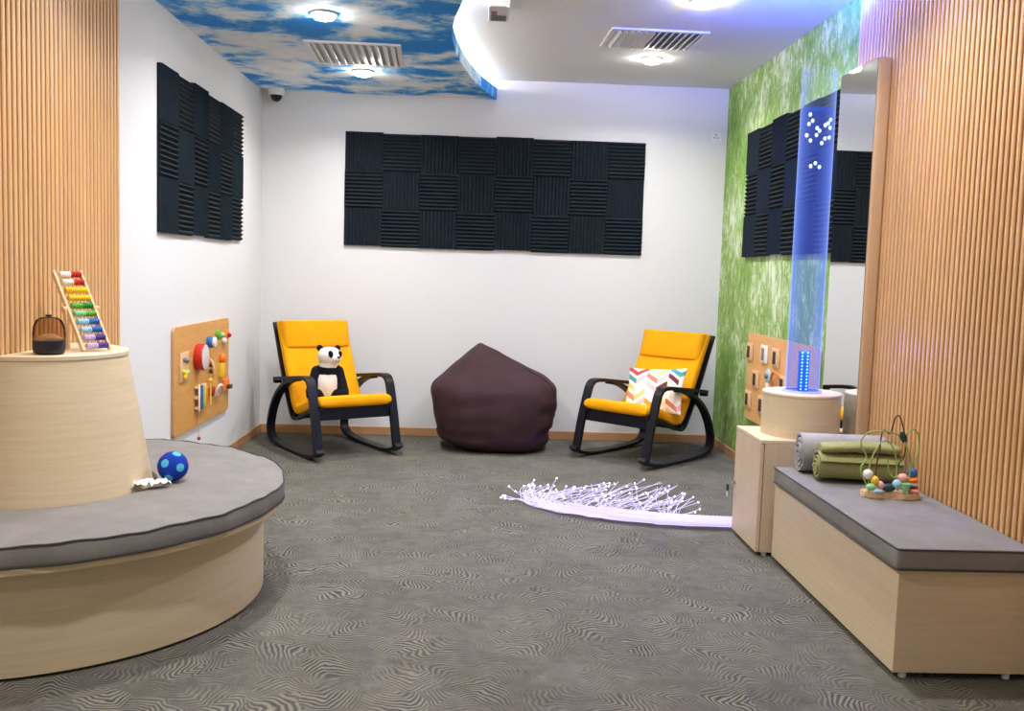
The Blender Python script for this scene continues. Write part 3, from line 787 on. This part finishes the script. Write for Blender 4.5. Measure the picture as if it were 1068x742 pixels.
# patterned pillow
pal = [(190, 66, 70), (112, 40, 56), (224, 164, 52), (226, 130, 96), (70, 158, 156), (240, 190, 190), (244, 222, 160), (246, 236, 214), (248, 244, 236), (236, 200, 120)]
def pillow(root):
    bm = bm_new(); nu, nv = 112, 96; w, h, t = .46, .375, .12
    cl = bm.loops.layers.float_color.new('pattern')
    def P(i, j, s):
        a, b = 2*i/nu-1, 2*j/nv-1
        k = max(0, (1-a**4)*(1-b**4))**.5
        e = 1-.06*(1-abs(b)**2)*abs(a)**8 if 1 else 1
        return Vector((a*w/2*(1-.07*(1-b*b)*a*a), s*t/2*k*(.6+.4*(1-a*a)*(1-b*b)), b*h/2*(1-.07*(1-a*a)*b*b)))
    grid = {}
    for s in (-1, 1):
        for i in range(nu+1):
            for j in range(nv+1):
                border = i in (0, nu) or j in (0, nv)
                key = (i, j, 0 if border else s)
                if key not in grid: grid[key] = bm.verts.new(P(i, j, s))
    g = lambda i, j, s: grid[(i, j, 0 if (i in (0, nu) or j in (0, nv)) else s)]
    for s in (-1, 1):
        for i in range(nu):
            for j in range(nv):
                f = bm.faces.new((g(i, j, s), g(i+1, j, s), g(i+1, j+1, s), g(i, j+1, s)))
                x = i/nu*5.4; c = int(x); fx = x-c
                yy = j/nv*5.4 + (fx if c % 2 == 0 else 1-fx)*.85
                r = int(yy); fy = yy-r
                hsh = random.Random(c*131+r*17+5)
                v = hsh.random()
                col = pal[hsh.randrange(5)] if v < .32 else pal[5+hsh.randrange(5)]
                if fy > .62: col = pal[8 if (c+r) % 2 else 7]
                for lp in f.loops: lp[cl] = lin(col)
    m = mat('pillow_print', (255, 255, 255), .9); nt, N, L, b = nodes(m)
    at = nt.nodes.new('ShaderNodeAttribute'); at.attribute_name = 'pattern'; L.new(at.outputs['Color'], b.inputs['Base Color'])
    obj('cover', bm, m, root, 80)
ppos = chair_pt(CHB, RBz, .01, .105, .525)
root = thing('throw_pillow', 'throw pillow with colourful slanted blocks on the right yellow chair', 'pillow', ppos)
root.rotation_euler = (Matrix.Rotation(RBz+.22, 4, 'Z') @ Matrix.Rotation(math.radians(-27), 4, 'X') @ Matrix.Rotation(-.07, 4, 'Y')).to_euler()
pillow(root)

# ------------------------------------------------------------------ bean bag
root = thing('bean_bag', 'dark aubergine bean bag with a pointed top against the back wall', 'bean bag', (.125, -.42, 0))
rows = [(-.0, -.20, .30, .62), (.03, -.285, .40, .80), (.09, -.435, .425, .93), (.17, -.455, .445, .98), (.28, -.475, .475, 1.0), (.38, -.492, .488, 1.0), (.46, -.497, .490, .97), (.51, -.482, .470, .92), (.57, -.42, .40, .83), (.63, -.355, .28, .72), (.70, -.275, .135, .58), (.76, -.205, .02, .40), (.80, -.155, -.075, .20), (.822, -.125, -.115, .06)]
zz = [cr([(z, a, 0) for z, a, b, dd in rows], 4), cr([(z, b, 0) for z, a, b, dd in rows], 4), cr([(z, dd, 0) for z, a, b, dd in rows], 4)]
bm = bm_new(); NB = 72; rings = []
r3 = random.Random(5)
from mathutils import noise as mn
for pa, pb, pd in zip(*zz):
    z, xl, xr, dd = pa.x, pa.y, pb.y, pd.y
    cx, hx = (xl+xr)/2, (xr-xl)/2; hy = .40*dd
    ring = []
    for k in range(NB):
        a = 2*PI*k/NB; ca, sa = math.cos(a), math.sin(a); e = .72
        x = cx + hx*math.copysign(abs(ca)**e, ca); y = hy*math.copysign(abs(sa)**e, sa)
        n = mn.noise(Vector((x*5, y*5, z*9)))*.012
        if z < .26:      # folds where the fabric sags onto the floor
            n += .020*math.sin((z-.04)*46 + mn.noise(Vector((x*4, y*4, 3)))*3.5)*max(0, 1-abs(z-.14)/.13)*max(0, .4+mn.noise(Vector((x*3, y*3, 9)))*1.4)
        if x > .33 and .3 < z < .52: n += .005*math.sin(z*38+x*14)
        rr = Vector((x-cx, y)); l = rr.length or 1
        x += rr.x/l*n; y += rr.y/l*n
        y = min(y, .395)
        ring.append(bm.verts.new((x, y, max(0, z))))
    rings.append(ring)
for a, b in zip(rings, rings[1:]):
    for k in range(NB): bm.faces.new((a[k], a[(k+1) % NB], b[(k+1) % NB], b[k]))
bm.faces.new(list(reversed(rings[0]))); bm.faces.new(rings[-1])
obj('cover', bm, bean_m, root, 75)
bm = bm_new()
for ang in (2.75, 5.9):
    k = int(ang/(2*PI)*NB); pts = []
    for pa, pb, pd in list(zip(*zz))[9:-1]:
        z, xl, xr, dd = pa.x, pa.y, pb.y, pd.y; cx, hx = (xl+xr)/2, (xr-xl)/2; hy = .40*dd
        a = 2*PI*k/NB; ca, sa = math.cos(a), math.sin(a)
        pts.append((cx+(hx+.002)*math.copysign(abs(ca)**.72, ca), (hy+.002)*math.copysign(abs(sa)**.72, sa), z))
    add_tube(bm, pts, .004, 6)
obj('seam', bm, bean_m, root, 80)

# ------------------------------------------------------------------ long bench on the right
root = thing('long_bench', 'rectangular pale oak bench along the slatted right wall', 'bench', (0, 0, 0))
bm = bm_new(); add_box(bm, (1.456, -4.72, .025), (1.948, -3.325, .398), .002, 1); obj('box', bm, oak_h, root)
for x, y in ((1.505, -4.69), (1.88, -4.69), (1.505, -3.40), (1.88, -3.40)):
    bm = bm_new(); add_cyl(bm, (x, y, 0), (x, y, .025), .014, 16); obj('foot', bm, white_pl, root, 40)
root = thing('bench_cushion', 'flat grey rectangular cushion lying on the long bench', 'cushion', (0, 0, 0))
bm = bm_new()
add_box(bm, (1.438, -4.742, .3985), (1.948, -3.335, .476), .014, 4)
bmesh.ops.subdivide_edges(bm, edges=[e for e in bm.edges if e.calc_length() > .3], cuts=24, use_grid_fill=True)
for v in bm.verts:
    if v.co.x < 1.45: v.co.x += .004*math.sin(v.co.y*11)*math.sin(v.co.y*5)
    if v.co.z > .47: v.co.z += .004*mn.noise(v.co*6)
obj('pad', bm, grey_cush, root, 50)
for z in (.473, .4025):
    bm = bm_new(); add_tube(bm, [(1.94, -4.742, z), (1.6, -4.743, z), (1.452, -4.742, z), (1.441, -4.738, z), (1.437, -4.727, z), (1.437, -4.3, z), (1.438, -3.8, z), (1.438, -3.35, z)], .0035, 6); obj('piping', bm, pipe_m, root, 60)

# storage cabinet with the light tube
root = thing('storage_cabinet', 'pale oak cabinet under the blue bubble tube on the right', 'cabinet', (0, 0, 0))
bm = bm_new(); add_box(bm, (1.416, -3.262, .02), (1.94, -2.812, .572), .002, 1); obj('body', bm, oak_v, root)
bm = bm_new(); add_box(bm, (1.393, -3.262, .5725), (1.94, -2.812, .592), .002, 1); obj('top_panel', bm, oak_top, root)
bm = bm_new(); add_box(bm, (1.393, -3.26, .022), (1.4125, -2.814, .5705), .002, 1); dr = obj('door', bm, oak_v, root)
bm = bm_new(); add_cyl(bm, (1.3925, -2.845, .285), (1.384, -2.845, .285), .011, 18); obj('lock', bm, steel, dr, 40)
for x, y in ((1.445, -3.238), (1.445, -2.86)):
    bm = bm_new(); add_cyl(bm, (x, y, 0), (x, y, .02), .014, 16); obj('foot', bm, white_pl, root, 40)
root = thing('key_bunch', 'small keys hanging in the lock of the oak cabinet door', 'keys', (1.384, -2.845, .285))
bm = bm_new(); add_box(bm, (-.022, -.0015, -.004), (-.0005, .0015, .004)); add_cyl(bm, (-.03, -.002, 0), (-.03, .002, 0), .010, 14); obj('key', bm, steel, root)
bm = bm_new(); add_box(bm, (-.040, -.012, -.045), (-.028, .012, -.010), .004); obj('fob', bm, dark_pl, root)
bm = bm_new(); add_box(bm, (-.037, -.006, -.078), (-.031, .006, -.046), .002); obj('tag', bm, white_pl, root)

TX, TY = 1.662, -3.035
root = thing('bubble_tube', 'tall clear bubble tube glowing blue on a round oak drum', 'lamp', (TX, TY, .5925))
bm = bm_new(); add_lathe(bm, [(0, 0), (.198, 0), (.198, .205), (0, .205)], 72, cap=False); dm = obj('drum_base', bm, oak_h, root, 30)
bm = bm_new(); add_lathe(bm, [(0, .2053), (.196, .2053), (.2, .209), (.2, .219), (.197, .222), (0, .222)], 72, cap=False); obj('drum_top', bm, oak_top, root, 30)
bm = bm_new(); add_lathe(bm, [(.088, .2225), (.100, .2225), (.100, .229), (.088, .231)], 48, cap=False); obj('collar', bm, mat('collar_clear', (190, 196, 240), .2), root, 40)
bm = bm_new(); R_ = .086; add_lathe(bm, [(R_, .2225), (R_, 1.855), (R_-.004, 1.858), (R_-.005, 1.85)], 64, cap=False); obj('tube', bm, tube_m, root, 40)
bm = bm_new(); add_lathe(bm, [(0, .224), (.078, .224), (.078, 1.665), (0, 1.665)], 64, cap=False); obj('water', bm, water_m, root, 40)
bm = bm_new(); add_box(bm, (-.024, -.012, .224), (.030, .012, .435), .003); lc = obj('led_column', bm, ledcol_m, root)
dot = None
for x in (-.011, .017):
    for k in range(12):
        if dot is None:
            bm = bm_new(); add_ball(bm, (0, 0, 0), .0042, 8, 6); dot = o = obj('led_dot', bm, leddot_m, lc, 80)
        else:
            o = dot.copy(); COL.objects.link(o)
        o.location = (x, -.0135, .235+k*.0172)
r4 = random.Random(11); bub = None
spots = [(-.05, 1.63), (-.035, 1.60), (.06, 1.61), (.03, 1.58), (.045, 1.59), (-.01, 1.565), (0, 1.55), (-.012, 1.53), (.055, 1.52), (.035, 1.515), (-.045, 1.50), (.015, 1.49), (-.065, 1.525), (-.03, 1.375), (-.008, 1.39), (.008, 1.37), (.06, 1.57), (-.05, 1.585)]
for x, z in spots:
    if bub is None:
        bm = bm_new(); add_ball(bm, (0, 0, 0), .0085, 10, 8, (1, 1, 1.25)); bub = o = obj('bubble', bm, bub_m, root, 80)
    else:
        o = bub.copy(); COL.objects.link(o)
    o.location = (x, r4.uniform(-.045, -.02), z)
ld = bpy.data.lights.new('tube_lamp', 'POINT'); ld.energy = 2.4; ld.color = (.26, .22, 1); ld.shadow_soft_size = .05
lo = bpy.data.objects.new('tube_lamp', ld); COL.objects.link(lo); lo.parent = root; lo.location = (0, -.05, .46)

# mirror
root = thing('wall_mirror', 'tall oak framed mirror standing behind the bubble tube', 'mirror', (0, 0, 0))
bm = bm_new(); y0, y1, z0, z1, x0, x1 = -3.222, -2.735, .594, 2.488, 1.884, 1.952
add_box(bm, (x0, y0, z0), (x1, y1, z1), .012, 3); obj('frame', bm, mirror_w, root, 40)
bm = bm_new(); add_box(bm, (x0-.003, y0+.006, z0+.01), (x0-.0004, y1-.004, z1-.004)); obj('glass', bm, mirror_g, root)

# rolled blankets
def roll(name, label, loc, rz, L, ry, rzz, turns, m, flap=False):
    root = thing(name, label, 'blanket', loc, rz, 'rolled blankets on the long bench')
    bm = bm_new(); n = 150; r1 = 1.0; th = .14; out = []
    for i in range(n+1):
        t = i/n; a = turns*2*PI*t - .5; r = .12 + (r1-.12)*t
        out.append((r*math.cos(a), r*math.sin(a), r))
    secs = 16; grid = []
    for sx in range(secs+1):
        x = -L/2 + L*sx/secs; row = []
        bulge = 1 + .015*math.sin(sx*1.3)
        for k, (cy_, cz_, r) in enumerate(out):
            w = 1+.02*mn.noise(Vector((x*9, cy_*2, cz_*2)))
            xx = x
            if sx in (0, secs):   # uneven ends
                xx += (-1 if sx == 0 else 1)*(.008*mn.noise(Vector((cy_*3, cz_*3, sx))) + .012*(1-r))
            o_ = (xx, cy_*ry*w*bulge, rzz + cz_*rzz*w*.98)
            ii = (xx, cy_*ry*w*(r-th)/r*bulge, rzz + cz_*rzz*w*(r-th)/r)
            row.append((bm.verts.new(o_), bm.verts.new(ii)))
        grid.append(row)
    for a, b in zip(grid, grid[1:]):
        for k in range(n):
            bm.faces.new((a[k][0], a[k+1][0], b[k+1][0], b[k][0])); bm.faces.new((a[k][1], b[k][1], b[k+1][1], a[k+1][1]))
        bm.faces.new((a[0][0], b[0][0], b[0][1], a[0][1])); bm.faces.new((a[n][0], a[n][1], b[n][1], b[n][0]))
    for row in (grid[0], grid[-1]):
        for k in range(n): bm.faces.new((row[k][0], row[k][1], row[k+1][1], row[k+1][0]))
    obj('roll', bm, m, root, 60)
    if flap:
        bm = bm_new(); N2 = 28; rings = []
        for sx in range(21):
            x = -L/2+.012 + (L-.02)*sx/20
            k = 1 if 0 < sx < 20 else .75
            ring = []
            for j in range(N2):
                a = 2*PI*j/N2; ca, sa = math.cos(a), math.sin(a)
                y = .012 + .078*math.copysign(abs(ca)**.8, ca)*k
                z = 2*rzz + .018 + .023*math.copysign(abs(sa)**.85, sa)*k + .006*math.sin(x*14+1) - .30*y*abs(y)*3
                ring.append(bm.verts.new((x, y, z)))
            rings.append(ring)
        for a, b in zip(rings, rings[1:]):
            for j in range(N2): bm.faces.new((a[j], a[(j+1) % N2], b[(j+1) % N2], b[j]))
        bm.faces.new(rings[0]); bm.faces.new(list(reversed(rings[-1])))
        obj('folded_flap', bm, m, root, 60)
    return root
roll('rolled_blanket', 'grey blanket rolled up on the bench behind the olive roll', (1.712, -3.475, .477), -.10, .385, .096, .103, 4, tow_g)
roll('rolled_blanket.001', 'olive green blanket rolled up on the bench, in front of the grey roll', (1.722, -3.665, .477), -.16, .365, .088, .070, 3.5, tow_o, True)

# bead maze
root = thing('bead_maze', 'wooden bead maze toy with bent wires standing on the long bench', 'toy', (1.748, -3.95, .4775))
bm = bm_new()
poly = cr([(-.115, -.02, 0), (-.06, -.05, 0), (0, -.045, 0), (.05, -.06, 0), (.11, -.045, 0), (.12, .0, 0), (.10, .045, 0), (.04, .03, 0), (-.02, .045, 0), (-.08, .05, 0), (-.118, .02, 0), (-.115, -.02, 0)], 5)[:-1]
add_prism(bm, [(p.x, p.y) for p in poly], 0, .024)
bmesh.ops.bevel(bm, geom=[e for e in bm.edges if abs(e.verts[0].co.z-e.verts[1].co.z) < 1e-5], offset=.004, segments=2, affect='EDGES')
obj('base', bm, toy_w, root, 40)
def wire(pts, m, r=.0032):
    bm = bm_new(); add_tube(bm, cr(pts, 7), r, 8); return obj('wire', bm, m, root, 80)
w1 = wire([(-.085, .0, .024), (-.125, .01, .11), (-.10, .02, .165), (-.128, .02, .225), (-.10, .01, .275), (-.03, -.01, .282), (.03, -.01, .262), (.07, 0, .20), (.085, .01, .13), (.09, .01, .024)], wgreen_p)
w2 = wire([(-.055, .02, .024), (-.05, .03, .12), (-.045, .02, .20), (-.04, .01, .283), (-.012, .0, .275), (.0, -.01, .34), (.016, -.01, .352), (.032, -.01, .32), (.05, -.01, .25), (.055, .0, .18), (.035, .01, .13), (.045, .02, .024)], wdark_p)
w3 = wire([(-.10, -.02, .024), (-.10, -.02, .14), (-.075, -.02, .21), (-.045, -.02, .247), (-.01, -.02, .225), (.012, -.02, .17), (.018, -.02, .10), (.0, -.03, .09), (-.02, -.03, .12), (-.03, -.03, .17)], wgreen_p)
w4 = wire([(.07, -.03, .024), (.07, -.03, .12), (.055, -.03, .20), (.04, -.02, .26), (.075, -.01, .295), (.105, 0, .28), (.122, .01, .22), (.108, .01, .15), (.09, .02, .13), (.095, .02, .024)], wgreen_p)
def bead(x, y, z, r, m, sc=(1, 1, 1), name='bead'):
    bm = bm_new(); add_ball(bm, (x, y, z), r, 16, 12, sc); return obj(name, bm, m, root, 80)
bead(-.105, -.02, .100, .021, white_p); bead(-.080, -.03, .077, .018, yel_p); bead(-.055, -.03, .056, .018, pink_p); bead(-.095, -.035, .048, .018, lgreen_p, (1.2, 1, .9))
bead(-.068, -.05, .034, .014, lblue_p, (1.6, 1, .6)); bead(-.015, -.02, .044, .022, teal_p, (1.5, 1, .8)); bead(.018, -.03, .062, .020, lblue_p); bead(.045, -.02, .088, .020, pink_p, (1.2, 1, .9))
bead(.09, -.01, .108, .021, blue_p); bead(.088, -.02, .080, .026, orange_p, (1, 1, .45)); bead(.092, -.02, .062, .022, white_p, (1, 1, .4)); bead(.092, -.02, .046, .022, crim_p, (1, 1, .4)); bead(.095, -.03, .034, .020, pink_p, (1.2, 1, .6))
bm = bm_new(); add_lathe(bm, [(0, .024), (.006, .026), (.024, .066), (.024, .07), (0, .07)], 20, (.048, -.045), cap=False); obj('cone_bead', bm, lgreen_p, root, 40)
bm = bm_new(); add_ball(bm, (0, 0, 0), 1, 16, 12, (.015, .006, .026), Matrix.Rotation(-.4, 4, 'Y')); bmesh.ops.transform(bm, matrix=Matrix.Translation((.036, -.022, .262)), verts=bm.verts[:]); obj('leaf_bead', bm, teal_p, root, 80)

# ------------------------------------------------------------------ fibre optic spray
root = thing('fibre_optic_spray', 'spray of glowing white fibre optic strands lying on the carpet', 'fibre optic light', (0, 0, 0))
spine = [Vector(p) for p in ((1.60, -2.735, .02), (1.42, -2.745, .02), (1.07, -2.72, .02), (.70, -2.60, .02), (.42, -2.42, .02), (.24, -2.24, .02))]
sp = cr([tuple(p) for p in spine], 12)
tipline = [Vector(p) for p in ((.15, -2.28, .02), (.27, -1.84, .02), (.43, -1.84, .02), (.59, -1.80, .02), (.84, -1.72, .02), (1.06, -1.66, .02), (1.26, -1.74, .02), (1.33, -1.96, .02), (1.32, -2.17, .02))]
tl = cr([tuple(p) for p in tipline], 12)
r5 = random.Random(21)
def strand(bm, r):
    k = r5.betavariate(1.45, 1.35)
    i = int((.30+.66*k)*(len(sp)-1))
    lay = r5.random()
    pts = []
    for j in range(0, i+1, 6):
        f = j/(len(sp)-1)
        pts.append(sp[j] + Vector((r5.gauss(0, .004), (lay*.10-.04)*(.6+1.0*f) + r5.gauss(0, .003), .012*lay)))
    p0 = pts[-1]; side = (pts[-1]-pts[-2]).normalized()
    tx = 1-k
    q = tl[int(min(1, max(0, tx*.72 + r5.betavariate(1.3, 1.3)*.42 - .06))*(len(tl)-1))]
    end = p0.lerp(q, r5.uniform(.45, 1.04)) + Vector((r5.gauss(0, .04), r5.gauss(0, .03), 0))
    p1 = p0 + side*(r5.uniform(.22, .46)*(1 if k < .8 else .35)) + Vector((0, r5.uniform(0, .05), 0))
    for t in (.2, .4, .6, .8, 1):
        b = p0*(1-t)**2 + p1*2*t*(1-t) + end*t*t
        b.z = .012 + .02*lay*math.sin(t*3) + (max(0, r5.gauss(0, .018)) if t > .9 else 0)
        pts.append(b)
    for p in pts: p.z = max(p.z, r+.003)
    path = cr([tuple(p) for p in pts], 4)
    add_tube(bm, path, r, 5)
    return path[-1]
bm = bm_new()
for i in range(62): strand(bm, .0018)
for i in range(55):      # the tight bundle next to the cabinet
    off = Vector((0, r5.uniform(-.055, .055), r5.uniform(0, .03)))
    a = r5.randrange(0, 6); b = r5.randrange(26, 50)
    add_tube(bm, [sp[j]+off*(1+.35*j/40)+Vector((0, r5.gauss(0, .002), 0)) for j in range(a, b, 5)], .0035, 5)
o = obj('fibre_mass', bm, fib_m, root, 80); o['kind'] = 'stuff'
for i in range(95):
    bm = bm_new(); e = strand(bm, .0018); fo = obj('fibre', bm, fib_m, root, 80)
    bm = bm_new(); add_ball(bm, e, .0052, 8, 6); obj('tip', bm, tip_m, fo, 80)
